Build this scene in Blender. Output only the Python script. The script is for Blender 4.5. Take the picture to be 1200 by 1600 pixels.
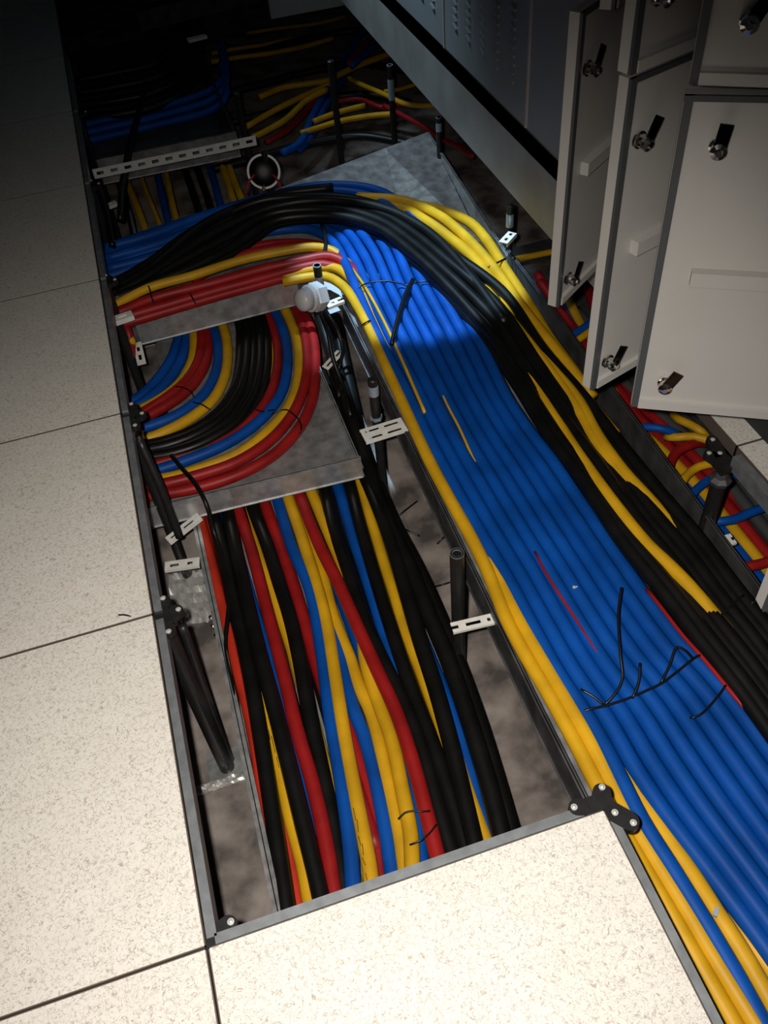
import bpy, bmesh, math, random
from mathutils import Vector, Matrix, noise
random.seed(7)
S = bpy.context.scene
for o in list(bpy.data.objects):
    bpy.data.objects.remove(o, do_unlink=True)
COL = S.collection
PI = math.pi

# ---------------------------------------------------------------- camera
CP = Vector((0.2138, -0.4552, 1.2714))
AZ, EL, RO, FPX = 0.22219, 0.82603, -0.109696, 1362.9
FWD = Vector((math.sin(AZ)*math.cos(EL), math.cos(AZ)*math.cos(EL), -math.sin(EL)))
r0 = Vector((math.cos(AZ), -math.sin(AZ), 0)); u0 = r0.cross(FWD)
RIGHT = math.cos(RO)*r0 + math.sin(RO)*u0
UP = -math.sin(RO)*r0 + math.cos(RO)*u0
cam = bpy.data.cameras.new('camera'); camo = bpy.data.objects.new('camera', cam); COL.objects.link(camo)
cam.sensor_fit = 'HORIZONTAL'; cam.sensor_width = 36; cam.lens = 36*FPX/1200; cam.clip_start = .01
M = Matrix((RIGHT, UP, -FWD)).transposed().to_4x4(); M.translation = CP
camo.matrix_world = M
S.camera = camo

# ---------------------------------------------------------------- light
S.view_settings.view_transform = 'Standard'; S.view_settings.look = 'None'
S.view_settings.gamma = 1; S.view_settings.use_curve_mapping = False
S.view_settings.exposure = 0.0
w = bpy.data.worlds.new('world'); S.world = w; w.use_nodes = True
w.node_tree.nodes['Background'].inputs[0].default_value = (.75, .85, 1, 1)
w.node_tree.nodes['Background'].inputs[1].default_value = 0.006

def lamp(name, kind, loc, energy, color, target=None, **kw):
    l = bpy.data.lights.new(name, kind); l.energy = energy; l.color = color
    for k, v in kw.items(): setattr(l, k, v)
    o = bpy.data.objects.new(name, l); COL.objects.link(o); o.location = loc
    if target is not None:
        o.rotation_euler = (Vector(target)-Vector(loc)).to_track_quat('-Z', 'Y').to_euler()
    return o
# hand held torch beside the camera, pointed at the tiles in front
lamp('torch', 'SPOT', CP - RIGHT*.045 + UP*.02, 128, (1, .95, .87), (.30, .26, 0),
     spot_size=1.66, spot_blend=1.0, shadow_soft_size=.012)
# cool ceiling spot over the bend, and one on the cabinets behind
lamp('ceiling_spot', 'SPOT', (.55, 2.15, 2.5), 600, (.5, .76, 1), (.865, 1.73, -.15),
     spot_size=.27, spot_blend=.22, shadow_soft_size=.03)
lamp('ceiling_lamp', 'SPOT', (.1, 3.3, 2.3), 150, (.65, .85, 1), (1.2, 2.9, .45),
     spot_size=.75, spot_blend=.8, shadow_soft_size=.15)

# ---------------------------------------------------------------- helpers
def at(px, py, z):
    d = FWD + RIGHT*((px-600)/FPX) + UP*((800-py)/FPX)
    return CP + d*((z-CP.z)/d.z)

def mat(name, base, rough=.5, metal=0., noise_amt=0., noise_scale=20, bump=0., spec=.5, rvar=0.):
    m = bpy.data.materials.new(name); m.use_nodes = True
    nt = m.node_tree; b = nt.nodes['Principled BSDF']
    b.inputs['Roughness'].default_value = rough; b.inputs['Metallic'].default_value = metal
    b.inputs['Specular IOR Level'].default_value = spec
    b.inputs['Base Color'].default_value = (*base, 1)
    if noise_amt or bump or rvar:
        g = nt.nodes.new('ShaderNodeNewGeometry')
        n = nt.nodes.new('ShaderNodeTexNoise'); n.inputs['Scale'].default_value = noise_scale
        n.inputs['Detail'].default_value = 5; nt.links.new(g.outputs['Position'], n.inputs['Vector'])
        if noise_amt:
            mx = nt.nodes.new('ShaderNodeMix'); mx.data_type = 'RGBA'
            r = nt.nodes.new('ShaderNodeValToRGB'); r.color_ramp.elements[0].position = .35; r.color_ramp.elements[1].position = .68
            nt.links.new(n.outputs['Fac'], r.inputs[0]); nt.links.new(r.outputs[0], mx.inputs['Factor'])
            k = 1-noise_amt
            mx.inputs[6].default_value = (*[c*k for c in base], 1)
            mx.inputs[7].default_value = (*[min(1, c*(1+noise_amt*.6)) for c in base], 1)
            nt.links.new(mx.outputs[2], b.inputs['Base Color'])
        if rvar:
            mr = nt.nodes.new('ShaderNodeMapRange'); mr.inputs['To Min'].default_value = rough-rvar; mr.inputs['To Max'].default_value = rough+rvar
            nt.links.new(n.outputs['Fac'], mr.inputs['Value']); nt.links.new(mr.outputs[0], b.inputs['Roughness'])
        if bump:
            bp = nt.nodes.new('ShaderNodeBump'); bp.inputs['Strength'].default_value = bump; bp.inputs['Distance'].default_value = .002
            nt.links.new(n.outputs['Fac'], bp.inputs['Height']); nt.links.new(bp.outputs[0], b.inputs['Normal'])
    return m

BLUE = mat('blue_jacket', (.002, .070, .35), .5, 0, .25, 9, .08, spec=.22, rvar=.08)
YEL = mat('yellow_jacket', (.66, .355, .008), .48, 0, .18, 12, .08, spec=.4, rvar=.08)
RED = mat('red_jacket', (.32, .010, .010), .48, 0, .25, 12, .08, spec=.35, rvar=.08)
ORR = mat('orange_red_jacket', (.52, .030, .012), .45, 0, .22, 12, .08)
BLK = mat('black_jacket', (.0055, .0055, .005), .42, 0, .3, 14, .15, spec=.35, rvar=.1)
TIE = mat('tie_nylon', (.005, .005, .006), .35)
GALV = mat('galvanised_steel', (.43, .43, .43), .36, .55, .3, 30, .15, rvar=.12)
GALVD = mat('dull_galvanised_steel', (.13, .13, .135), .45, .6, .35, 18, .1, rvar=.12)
STRING = mat('stringer_steel', (.30, .32, .34), .42, .6, .2, 40, .05)
BLKM = mat('black_cast_metal', (.022, .022, .022), .4, .3, .2, 60, .1)
ZINC = mat('cool_lit_zinc_steel', (.42, .52, .62), .32, .45, .15, 60)  # bluish base carries the cool light that the pedestal sleeves reflect
CHROME = mat('chrome', (.75, .72, .66), .12, 1.)
WHT = mat('white_painted_steel', (.80, .78, .73), .45, .0, .10, 50)
WPL = mat('white_plastic', (.52, .50, .50), .38, 0, .06, 30)
CAB = mat('grey_powder_coat', (.45, .43, .405), .42, 0, .04, 6, .0)
CABB = mat('blue_grey_powder_coat', (.26, .29, .30), .42, 0, .05, 6)
PLI = mat('plinth_grey', (.38, .38, .36), .45, .25, .15, 8)
GASK = mat('grey_gasket', (.055, .058, .062), .6)
TRIM = mat('dark_tile_trim', (.10, .075, .06), .6)
CHIP = mat('tile_core', (.16, .13, .10), .9)
SCREW = mat('bright_screw', (.75, .75, .72), .3, .5)
COPP = mat('copper', (.75, .42, .28), .3, .9)
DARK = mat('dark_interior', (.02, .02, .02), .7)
MIRR = mat('dark_polished_steel', (.05, .045, .04), .1, 1.)
PINK = mat('pinkish_plate', (.38, .28, .24), .4, .2, .15, 30)

def tile_mat():
    m = bpy.data.materials.new('flecked_laminate'); m.use_nodes = True
    nt = m.node_tree; b = nt.nodes['Principled BSDF']; N = nt.nodes.new; L = nt.links.new
    g = N('ShaderNodeNewGeometry')
    def squig(scale, off, w_, dist):
        mp = N('ShaderNodeMapping'); mp.inputs['Location'].default_value = off; L(g.outputs['Position'], mp.inputs[0])
        n = N('ShaderNodeTexNoise'); n.inputs['Scale'].default_value = scale; n.inputs['Detail'].default_value = 1.5
        n.inputs['Distortion'].default_value = dist; L(mp.outputs[0], n.inputs['Vector'])
        s = N('ShaderNodeMath'); s.operation = 'SUBTRACT'; s.inputs[1].default_value = .5; L(n.outputs['Fac'], s.inputs[0])
        a = N('ShaderNodeMath'); a.operation = 'ABSOLUTE'; L(s.outputs[0], a.inputs[0])
        mr = N('ShaderNodeMapRange'); mr.inputs['From Min'].default_value = 0; mr.inputs['From Max'].default_value = w_
        mr.inputs['To Min'].default_value = 1; mr.inputs['To Max'].default_value = 0; L(a.outputs[0], mr.inputs['Value'])
        n2 = N('ShaderNodeTexNoise'); n2.inputs['Scale'].default_value = scale*1.3; L(mp.outputs[0], n2.inputs['Vector'])
        mr2 = N('ShaderNodeMapRange'); mr2.inputs['From Min'].default_value = .43; mr2.inputs['From Max'].default_value = .53; L(n2.outputs['Fac'], mr2.inputs['Value'])
        mu = N('ShaderNodeMath'); mu.operation = 'MULTIPLY'; L(mr.outputs[0], mu.inputs[0]); L(mr2.outputs[0], mu.inputs[1])
        return mu.outputs[0]
    s1 = squig(88, (3, 1, 0), .032, 1.3); s2 = squig(125, (7, 5, 2), .045, 1.6)
    big = N('ShaderNodeTexNoise'); big.inputs['Scale'].default_value = 14; L(g.outputs['Position'], big.inputs['Vector'])
    m0 = N('ShaderNodeMix'); m0.data_type = 'RGBA'; m0.inputs[6].default_value = (.66, .615, .56, 1); m0.inputs[7].default_value = (.75, .715, .66, 1)
    L(big.outputs['Fac'], m0.inputs['Factor'])
    m1 = N('ShaderNodeMix'); m1.data_type = 'RGBA'; m1.inputs[7].default_value = (.36, .30, .24, 1)
    L(m0.outputs[2], m1.inputs[6]); L(s1, m1.inputs['Factor'])
    m2 = N('ShaderNodeMix'); m2.data_type = 'RGBA'; m2.inputs[7].default_value = (.40, .375, .34, 1)
    L(m1.outputs[2], m2.inputs[6]); L(s2, m2.inputs['Factor'])
    L(m2.outputs[2], b.inputs['Base Color']); b.inputs['Roughness'].default_value = .5
    return m
TILE = tile_mat()

def sub_mat():
    m = bpy.data.materials.new('stained_subfloor'); m.use_nodes = True
    nt = m.node_tree; b = nt.nodes['Principled BSDF']; N = nt.nodes.new; L = nt.links.new
    g = N('ShaderNodeNewGeometry')
    n = N('ShaderNodeTexNoise'); n.inputs['Scale'].default_value = 9; n.inputs['Detail'].default_value = 9; n.inputs['Distortion'].default_value = .15
    L(g.outputs['Position'], n.inputs['Vector'])
    r = N('ShaderNodeValToRGB'); e = r.color_ramp.elements
    e[0].position = .36; e[0].color = (.11, .095, .088, 1); e[1].position = .62; e[1].color = (.40, .345, .31, 1)
    x = r.color_ramp.elements.new(.47); x.color = (.25, .21, .19, 1)
    L(n.outputs['Fac'], r.inputs[0]); L(r.outputs[0], b.inputs['Base Color'])
    b.inputs['Metallic'].default_value = .15
    mr = N('ShaderNodeMapRange'); mr.inputs['To Min'].default_value = .22; mr.inputs['To Max'].default_value = .55
    L(n.outputs['Fac'], mr.inputs['Value']); L(mr.outputs[0], b.inputs['Roughness'])
    bp = N('ShaderNodeBump'); bp.inputs['Strength'].default_value = .15; bp.inputs['Distance'].default_value = .003
    L(n.outputs['Fac'], bp.inputs['Height']); L(bp.outputs[0], b.inputs['Normal'])
    return m
SUBF = sub_mat()

def link(name, bm, m, parent=None, smooth=False, bevel=0.):
    if bevel:
        bmesh.ops.bevel(bm, geom=[e for e in bm.edges if len(e.link_faces) == 2 and e.calc_face_angle(0) > .8],
                        offset=bevel, segments=2, profile=.5, affect='EDGES')
    me = bpy.data.meshes.new(name); bm.normal_update(); bm.to_mesh(me); bm.free()
    if smooth:
        for p in me.polygons: p.use_smooth = True
    me.materials.append(m)
    o = bpy.data.objects.new(name, me); COL.objects.link(o)
    if parent: o.parent = parent
    return o
def tag(o, label=None, cat=None, group=None, kind=None):
    if label: o['label'] = label
    if cat: o['category'] = cat
    if group: o['group'] = group
    if kind: o['kind'] = kind
    return o
def empty(name, loc=(0, 0, 0), rz=0.):
    o = bpy.data.objects.new(name, None); COL.objects.link(o); o.location = loc; o.rotation_euler = (0, 0, rz); o.empty_display_size = .05
    return o
def box(bm, x0, y0, z0, x1, y1, z1, mx=None):
    vs = [bm.verts.new((x, y, z)) for x in (x0, x1) for y in (y0, y1) for z in (z0, z1)]
    for f in ((0, 1, 3, 2), (4, 6, 7, 5), (0, 4, 5, 1), (2, 3, 7, 6), (0, 2, 6, 4), (1, 5, 7, 3)):
        bm.faces.new([vs[i] for i in f])
    if mx is not None:
        for v in vs: v.co = mx @ v.co
    return vs
def cyl(bm, p, d, r_, h, n=20, r2=None):
    d = Vector(d).normalized(); q = d.to_track_quat('Z', 'Y').to_matrix().to_4x4(); q.translation = Vector(p)
    r2 = r_ if r2 is None else r2
    a = [bm.verts.new(q @ Vector((r_*math.cos(2*PI*i/n), r_*math.sin(2*PI*i/n), 0))) for i in range(n)]
    b = [bm.verts.new(q @ Vector((r2*math.cos(2*PI*i/n), r2*math.sin(2*PI*i/n), h))) for i in range(n)]
    for i in range(n): bm.faces.new((a[i], a[(i+1) % n], b[(i+1) % n], b[i]))
    bm.faces.new(a[::-1]); bm.faces.new(b)
def lathe(bm, p, d, prof, n=24, closed=False):
    d = Vector(d).normalized(); q = d.to_track_quat('Z', 'Y').to_matrix().to_4x4(); q.translation = Vector(p)
    rings = [[bm.verts.new(q @ Vector((r_*math.cos(2*PI*i/n), r_*math.sin(2*PI*i/n), h))) for i in range(n)] for r_, h in prof]
    for a, b in zip(rings, rings[1:]):
        for i in range(n): bm.faces.new((a[i], a[(i+1) % n], b[(i+1) % n], b[i]))
    if not closed:
        bm.faces.new(rings[0][::-1]); bm.faces.new(rings[-1])
    else:
        a, b = rings[-1], rings[0]
        for i in range(n): bm.faces.new((a[i], a[(i+1) % n], b[(i+1) % n], b[i]))
def spline(P, step=.03):
    out = []
    Q = [P[0]*2-P[1]] + list(P) + [P[-1]*2-P[-2]]
    for i in range(1, len(Q)-2):
        a, b, c, d = Q[i-1:i+3]
        # centripetal Catmull-Rom
        t0 = 0; t1 = t0+max(1e-5, (b-a).length)**.5; t2 = t1+max(1e-5, (c-b).length)**.5; t3 = t2+max(1e-5, (d-c).length)**.5
        n = max(2, min(14, int((c-b).length/step)+1))
        for k in range(n):
            t = t1+(t2-t1)*k/n
            A1 = a*((t1-t)/(t1-t0))+b*((t-t0)/(t1-t0)); A2 = b*((t2-t)/(t2-t1))+c*((t-t1)/(t2-t1)); A3 = c*((t3-t)/(t3-t2))+d*((t-t2)/(t3-t2))
            B1 = A1*((t2-t)/(t2-t0))+A2*((t-t0)/(t2-t0)); B2 = A2*((t3-t)/(t3-t1))+A3*((t-t1)/(t3-t1))
            out.append(B1*((t2-t)/(t2-t1))+B2*((t-t1)/(t2-t1)))
    out.append(P[-1]); return out
def tube(bm, P, r_, n=14, step=.03, taper=None):
    P = spline([Vector(p) for p in P], step)
    T = [(P[min(i+1, len(P)-1)]-P[max(i-1, 0)]).normalized() for i in range(len(P))]
    nv = T[0].orthogonal().normalized(); rings = []
    for i, (p, t) in enumerate(zip(P, T)):
        nv = (nv-t*nv.dot(t)).normalized(); bv = t.cross(nv)
        rr = r_*(taper[0]+(taper[1]-taper[0])*i/(len(P)-1)) if taper else r_
        rings.append([bm.verts.new(p+nv*rr*math.cos(2*PI*k/n)+bv*rr*math.sin(2*PI*k/n)) for k in range(n)])
    for a, b in zip(rings, rings[1:]):
        for i in range(n): bm.faces.new((a[i], a[(i+1) % n], b[(i+1) % n], b[i]))
    bm.faces.new(rings[0][::-1]); bm.faces.new(rings[-1])

R = .0158
def cable(label, m, pts, z, r_=R, group=None, head=None, tail=None, name='power_cable', cat='cable'):
    """pts: (px, py[, dz]) points on the cable, z: height of its centre; head / tail: extra world points"""
    P = [at(p[0], p[1], z+(p[2] if len(p) > 2 else 0)) for p in pts]
    if head: P = [Vector(h) for h in head] + P
    if tail: P = P + [Vector(t) for t in tail]
    bm = bmesh.new(); tube(bm, P, r_)
    o = link(name, bm, m, smooth=True)
    return tag(o, label, cat, group)
def go_on(pts, z, L_, dirn=None):
    """continue the cable out of the opening, along its own direction"""
    a = at(pts[-2][0], pts[-2][1], z); b = at(pts[-1][0], pts[-1][1], z)
    d = (b-a).normalized() if dirn is None else Vector(dirn).normalized()
    return [b+d*L_*.5, b+d*L_]

# ---------------------------------------------------------------- setting
bm = bmesh.new(); box(bm, -1.6, -1.6, -.66, 3.4, 6.5, -.62)
tag(link('floor', bm, SUBF), kind='structure')
bm = bmesh.new(); box(bm, -2, 6.5, -.62, 3.4, 6.6, 2.6)
tag(link('wall_back', bm, mat('back_wall_paint', (.06, .06, .06), .8)), kind='structure')
bm = bmesh.new(); box(bm, -2, -1.6, 2.6, 3.4, 6.5, 2.65)
tag(link('ceiling', bm, mat('ceiling_paint', (.2, .2, .2), .9)), kind='structure')

def floor_tile(i, j, label):
    x0, y0 = .6*i+.0012, .6*j+.0012; x1, y1 = x0+.5976, y0+.5976
    e = empty('floor_tile', ((x0+x1)/2, (y0+y1)/2, -.035))
    tag(e, label, 'floor tile', 'raised floor tiles')
    hx, hy = (x1-x0)/2, (y1-y0)/2
    bm = bmesh.new(); box(bm, -hx+.0018, -hy+.0018, .004, hx-.0018, hy-.0018, .035)
    o = link('tile_panel', bm, TILE, e)
    bm = bmesh.new()
    for s in (-1, 1):
        box(bm, s*hx-(.0018 if s > 0 else 0), -hy, .002, s*hx+(.0018 if s < 0 else 0), hy, .0342)
        box(bm, -hx, s*hy-(.0018 if s > 0 else 0), .002, hx, s*hy+(.0018 if s < 0 else 0), .0342)
    link('edge_trim', bm, TRIM, e)
    bm = bmesh.new(); box(bm, -hx+.003, -hy+.003, 0, hx-.003, hy-.003, .004)
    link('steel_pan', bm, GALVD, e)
    return e
floor_tile(0, -1, 'brightly lit cream floor tile that juts into the opening below the striped low cable run')
floor_tile(-1, -1, 'cream floor tile at the bottom left corner, across the corner seam from the jutting tile')
LT = ['large cream floor tile on the left beside the stained subfloor strip and low pedestal foot',
      'cream floor tile on the left beside the U bend tray, second above corner seam',
      'dim cream floor tile on the left beside the red and yellow cables entering under it',
      'dark floor tile on the left beside the flat blue cable band',
      'almost black floor tile on the left next to the rear junction',
      'black shadowed floor tile at the top left corner of the view']
LT += ['unlit floor tile beyond the top left corner one', 'unlit floor tile second beyond the top left corner one', 'unlit floor tile third beyond the top left corner one']
for j in range(9): floor_tile(-1, j, LT[j])
floor_tile(2, 1, 'cream floor tile under the lower corner of the open cabinet door, beyond the short seam')
floor_tile(2, 0, 'cream floor tile at the right edge beside the coloured cable tangle')

def stringer(x0, y0, x1, y1, label):
    bm = bmesh.new()
    zt, zb = -.036, -.066
    if x0 == x1:
        box(bm, x0-.0145, y0, zb, x0+.0145, y1, zt)
    else:
        box(bm, x0, y0-.0145, zb, x1, y0+.0145, zt)
    return tag(link('floor_stringer', bm, STRING, bevel=.002), label, 'floor rail', 'raised floor stringers')
def lip(x0, y0, x1, y1, z0, z1, label):
    bm = bmesh.new(); box(bm, x0, y0, z0, x1, y1, z1)
    return tag(link('floor_stringer', bm, STRING, bevel=.0015), label, 'floor rail', 'raised floor stringers')
SL = ['steel floor rail along the left edge, from corner seam to first side pedestal',
      'steel floor rail along the left edge beside the U bend tray front',
      'steel floor rail along the left edge where the red cables pass under',
      'dark steel floor rail along the left edge beside the blue cable band',
      'dark steel floor rail beside the rear slotted rail', 'shadowed steel floor rail at the top left']
for j in range(6): lip(.001, .6*j+.012, .0155, .6*j+.588, -.04, -.004, SL[j])
lip(.012, .001, .59, .0155, -.04, -.004, 'steel floor rail along the back edge of the bright jutting floor tile')
lip(.6005, -.6, .613, -.012, -.04, -.004, 'steel floor rail along the right edge of the bright jutting floor tile')
lip(1.18, -.3, 1.199, .58, -.04, -.004, 'steel floor rail along the right side floor tile by the cable tangle')

# ---------------------------------------------------------------- cable trays
def tray(label, floors, walls, m=GALV):
    """floors: polygons (list of (x,y)) at z; walls: ((x0,y0),(x1,y1),z0,z1)"""
    e = empty('cable_tray', (floors[0][0][0][0], floors[0][0][0][1], floors[0][1]))
    tag(e, label, 'cable tray', 'galvanised cable trays')
    off = -e.location
    bm = bmesh.new()
    for poly, z in floors:
        a = [bm.verts.new(Vector((x, y, z))+off) for x, y in poly]; b = [bm.verts.new(Vector((x, y, z-.002))+off) for x, y in poly]
        bm.faces.new(a); bm.faces.new(b[::-1])
        for i in range(len(a)): bm.faces.new((a[i], b[i], b[(i+1) % len(a)], a[(i+1) % len(a)]))
    link('tray_bottom', bm, m, e)
    for w_ in walls:
        (p, q, z0, z1) = w_[:4]
        p = Vector((*p, 0)); q = Vector((*q, 0)); d = (q-p).normalized(); n = Vector((-d.y, d.x, 0))
        mx = Matrix((d, n, Vector((0, 0, 1)))).transposed().to_4x4(); mx.translation = p+off
        bm = bmesh.new(); L_ = (q-p).length
        fw = .0045 if len(w_) < 6 else w_[5]
        box(bm, 0, -.001, z0, L_, .001, z1, mx); box(bm, 0, -fw, z1-.003, L_, fw, z1, mx)
        box(bm, 0, -.0045, z0, L_, .0045, z0+.002, mx)
        link('side_wall', bm, w_[4] if len(w_) > 4 else m, e)
    return e
tray('wide galvanised cable tray carrying the big blue, black and yellow bundle round its bend',
     [([(.645, -.9), (1.155, -.9), (1.158, .35), (1.19, 1.75), (1.25, 2.67), (1.06, 2.615), (.5, 2.45), (0, 2.34), (-.5, 2.2), (-.5, 1.885), (.555, 1.905), (.652, 1.80)], -.292)],
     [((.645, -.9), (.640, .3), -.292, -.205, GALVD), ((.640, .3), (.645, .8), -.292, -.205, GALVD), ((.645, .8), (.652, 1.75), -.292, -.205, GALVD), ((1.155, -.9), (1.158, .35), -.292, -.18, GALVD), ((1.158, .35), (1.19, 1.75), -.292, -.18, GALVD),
      ((1.19, 1.75), (1.25, 2.67), -.292, -.2),
      ((.045, 1.885), (.552, 1.899), -.292, -.202)])
wt = next(o for o in COL.objects if o.name == 'cable_tray')
bm = bmesh.new(); OUT = [(1.25, 2.67), (1.06, 2.615), (.5, 2.45), (0, 2.34), (-.5, 2.2)]; INN = [(1.2, 2.0), (1.0, 2.2), (.5, 2.25), (0, 2.14), (-.5, 2.0)]
for dz in (0, -.0015):
    va = [bm.verts.new(Vector((x, y, -.2+dz))-wt.location) for x, y in OUT]; vb = [bm.verts.new(Vector((x, y, -.289+dz))-wt.location) for x, y in INN]
    for i in range(4): bm.faces.new((va[i], va[i+1], vb[i+1], vb[i])[::1 if dz else -1])
link('sloped_corner_plate', bm, GALV, wt)
tray('stained galvanised tray under the striped U bend of red, yellow, blue and black cables',
     [([(-.5, 1.20), (-.03, 1.212), (.535, 1.171), (.535, 2.3), (.09, 2.3), (.07, 1.62), (-.5, 1.7)], -.378)],
     [((-.5, 1.215), (.535, 1.171), -.378, -.304), ((.535, 1.171), (.535, 1.88), -.378, -.345)])
tray('low galvanised tray under the straight striped cable run, its bare left rail showing',
     [([(.07, -.6), (.555, -.6), (.56, 3.0), (.09, 3.0)], -.482)],
     [((.064, -.6), (.080, 1.5), -.482, -.40, GALV, .009), ((.085, 1.5), (.09, 3.0), -.482, -.41), ((.555, -.6), (.56, 3.0), -.482, -.445)])
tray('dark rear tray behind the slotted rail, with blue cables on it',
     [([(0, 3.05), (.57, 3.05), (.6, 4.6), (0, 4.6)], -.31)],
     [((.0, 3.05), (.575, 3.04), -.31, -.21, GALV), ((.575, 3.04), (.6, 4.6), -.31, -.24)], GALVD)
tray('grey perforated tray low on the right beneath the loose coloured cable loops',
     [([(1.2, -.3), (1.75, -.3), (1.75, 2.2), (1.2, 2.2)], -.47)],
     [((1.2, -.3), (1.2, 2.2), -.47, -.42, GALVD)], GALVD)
tray('shadowed cross tray at the very top behind the rear cable crossing',
     [([(.35, 4.35), (1.1, 4.5), (1.1, 4.9), (.35, 4.75)], -.2)],
     [((.35, 4.35), (1.1, 4.5), -.2, -.11), ((1.1, 4.5), (1.1, 4.9), -.2, -.14)], GALVD)

# ---------------------------------------------------------------- low straight run
g = 'cables of the low straight run'
YM = 2.9
def low(label, m, pts, lvl, r_=R, x_back=None, yb=1.75):
    z = -.425-.031*lvl
    hz = -.03 if pts[0][1] > 850 else 0
    P0 = at(pts[0][0], pts[0][1], z); P1 = at(pts[1][0], pts[1][1], z); dd = (P0-P1).normalized()
    xb = P0.x+dd.x*.25 if x_back is None else x_back
    xb = min(.545, max(.105, xb)); head = [(xb, yb, z+hz), (P0.x*.55+xb*.45, P0.y*.6+yb*.4, z+hz)]
    last = at(pts[-1][0], pts[-1][1], z)
    cable(label, m, pts, z, r_, g, head=head, tail=go_on(pts, z, .35))
low('bright red cable of the low run ending between black and blue at the tile', RED, [(372,795),(393,860),(414,940),(440,1040),(464,1140),(490,1230),(510,1320),(522,1398)], 0)
low('thick mid blue cable hugging the left side of the long yellow cable', BLUE, [(431,772),(458,860),(484,920),(503,1020),(516,1120),(533,1220),(547,1320),(552,1393)], .0)
low('long yellow cable with printed marks between blue neighbours, centre of the low run', YEL, [(447,768),(475,850),(507,960),(521,1043),(538,1150),(557,1250),(575,1340),(581,1382)], -.1)
low('red cable sweeping diagonally over the others from the tray edge to the loose black tie', RED, [(464,763),(498,850),(528,910),(560,982),(588,1044),(620,1115),(646,1194),(666,1269),(682,1332)], -.75)
low('yellow cable starting right of the sweeping red one and passing beneath it', YEL, [(483,760),(508,820),(537,887),(562,950),(573,1040),(592,1100),(612,1156),(628,1231),(642,1306),(644,1352)], .0)
low('yellow cable wedged between the long yellow one and the sweeping red one', YEL, [(470,800,-.01),(498,880),(522,967),(548,1033),(558,1065),(582,1119),(600,1194),(613,1250),(625,1306),(632,1357)], .55)
low('dark blue cable right of the long yellow one, widening towards the tile', BLUE, [(505,930),(520,980),(535,1030),(550,1100),(571,1156),(590,1231),(604,1306),(613,1366)], .6)
low('narrow crimson strip between the printed yellow cable and the dark blue one', RED, [(515,1010),(526,1060),(541,1119),(556,1175),(574,1231),(586,1287),(594,1366)], 1.1)
low('blue strip showing under the last part of the sweeping red cable', BLUE, [(590,1090),(612,1150),(632,1212),(647,1269),(659,1344)], 1.05)
low('red cable left of the mid blue one, fading under it halfway', RED, [(413,783),(427,823),(443,867),(460,917),(474,965),(492,1030),(515,1100)], .85)
low('thick black cable between the two red cables left of centre', BLK, [(394,790,.012),(417,850,.014),(436,910,.014),(454,967,.014),(469,1033,.012),(484,1117,.006),(498,1183),(512,1250),(525,1317),(538,1394)], .6, .018)
low('thin amber strip visible right of the bright red cable', YEL, [(405,870),(420,905),(434,950),(454,1005),(474,1075),(488,1125),(505,1190)], 1.2)
low('narrow blue strip left of the bright red cable', BLUE, [(366,850),(381,900),(400,967),(419,1033),(436,1090),(452,1150),(468,1215),(486,1290)], 1.1)
low('thick black cable left of the narrow blue strip, reaching the tile beside the red one', BLK, [(356,800),(370,870),(388,950),(408,1030),(430,1110),(450,1190),(472,1280),(492,1360),(501,1400)], -.25, .0185)
low('yellow cable at left that widens towards the tile edge, with faint printing', YEL, [(337,820,-.016),(352,880,-.014),(373,955,-.011),(391,1020,-.010),(404,1075,-.006),(420,1135,-.006),(438,1205),(456,1283),(474,1350,.003),(484,1404,.004)], .2)
low('orange red strip against the left flank of the widening yellow cable', ORR, [(398,1130),(420,1210),(443,1295),(457,1360),(466,1412)], 1.)
low('thick black cable near the bare tray rail on the left', BLK, [(334,808),(349,870),(364,940),(381,1010),(397,1090),(412,1180),(428,1283),(441,1370),(448,1418)], -.35, .018)
low('orange red cable at the extreme left of the low run, swallowed by black ones', ORR, [(312,812),(326,867),(341,927),(357,985),(372,1045),(387,1100),(401,1167),(412,1233,-.006),(424,1300,-.02)], .1)
low('black cable of the low run immediately right of the sweeping red cable', BLK, [(506,757),(522,833),(546,900),(570,970),(596,1030),(626,1090),(652,1150),(674,1225),(694,1295),(704,1328)], -.1, .0185)
low('blue cable running down between two black ones from the tray edge', BLUE, [(527,757),(552,840),(570,893),(587,947),(604,1000),(630,1070)], .5)
low('slim red strip appearing in the black cables right of the blue one', RED, [(580,905),(591,940),(604,985),(618,1030),(636,1085),(656,1140),(690,1230),(722,1312)], .95)
low('black cable left of the slim yellow one near the tray corner', BLK, [(545,752),(562,817),(583,890),(606,965),(634,1050),(666,1137),(692,1210),(714,1280),(726,1318)], .0, .018)
low('slim yellow cable running down from under the tray corner and vanishing in black', YEL, [(558,738),(573,790),(588,840),(603,890),(618,935),(632,985),(656,1045),(680,1110)], .5, r_=.0145)
low('yellow cable emerging low between black ones and ending widest at the tile', YEL, [(672,1060,-.02),(692,1115,-.008),(710,1175),(728,1231),(744,1276),(757,1312)], .3)
low('light blue strip between the two right hand black cables', BLUE, [(634,915),(652,980),(674,1035),(700,1100),(722,1160),(740,1225)], .55)
low('thick black cable third from the right hand side of the low run', BLK, [(590,790),(612,850),(634,925),(656,1000),(682,1080),(704,1160),(722,1235),(740,1312)], -.35, .019)
P_ = [(497,478),(508,520),(530,590),(552,660),(572,720),(600,800),(640,885),(668,955),(700,1030),(736,1135),(762,1220),(783,1302)]
cable('thick black cable dropping past the tray corner to become the rightmost of the low run', BLK,
      [(a, b, (.13 if b < 500 else .11 if b < 560 else .06 if b < 700 else .02 if b < 760 else 0)) for a, b in P_], -.42, .0205, g, tail=go_on(P_, -.425, .35))
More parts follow.
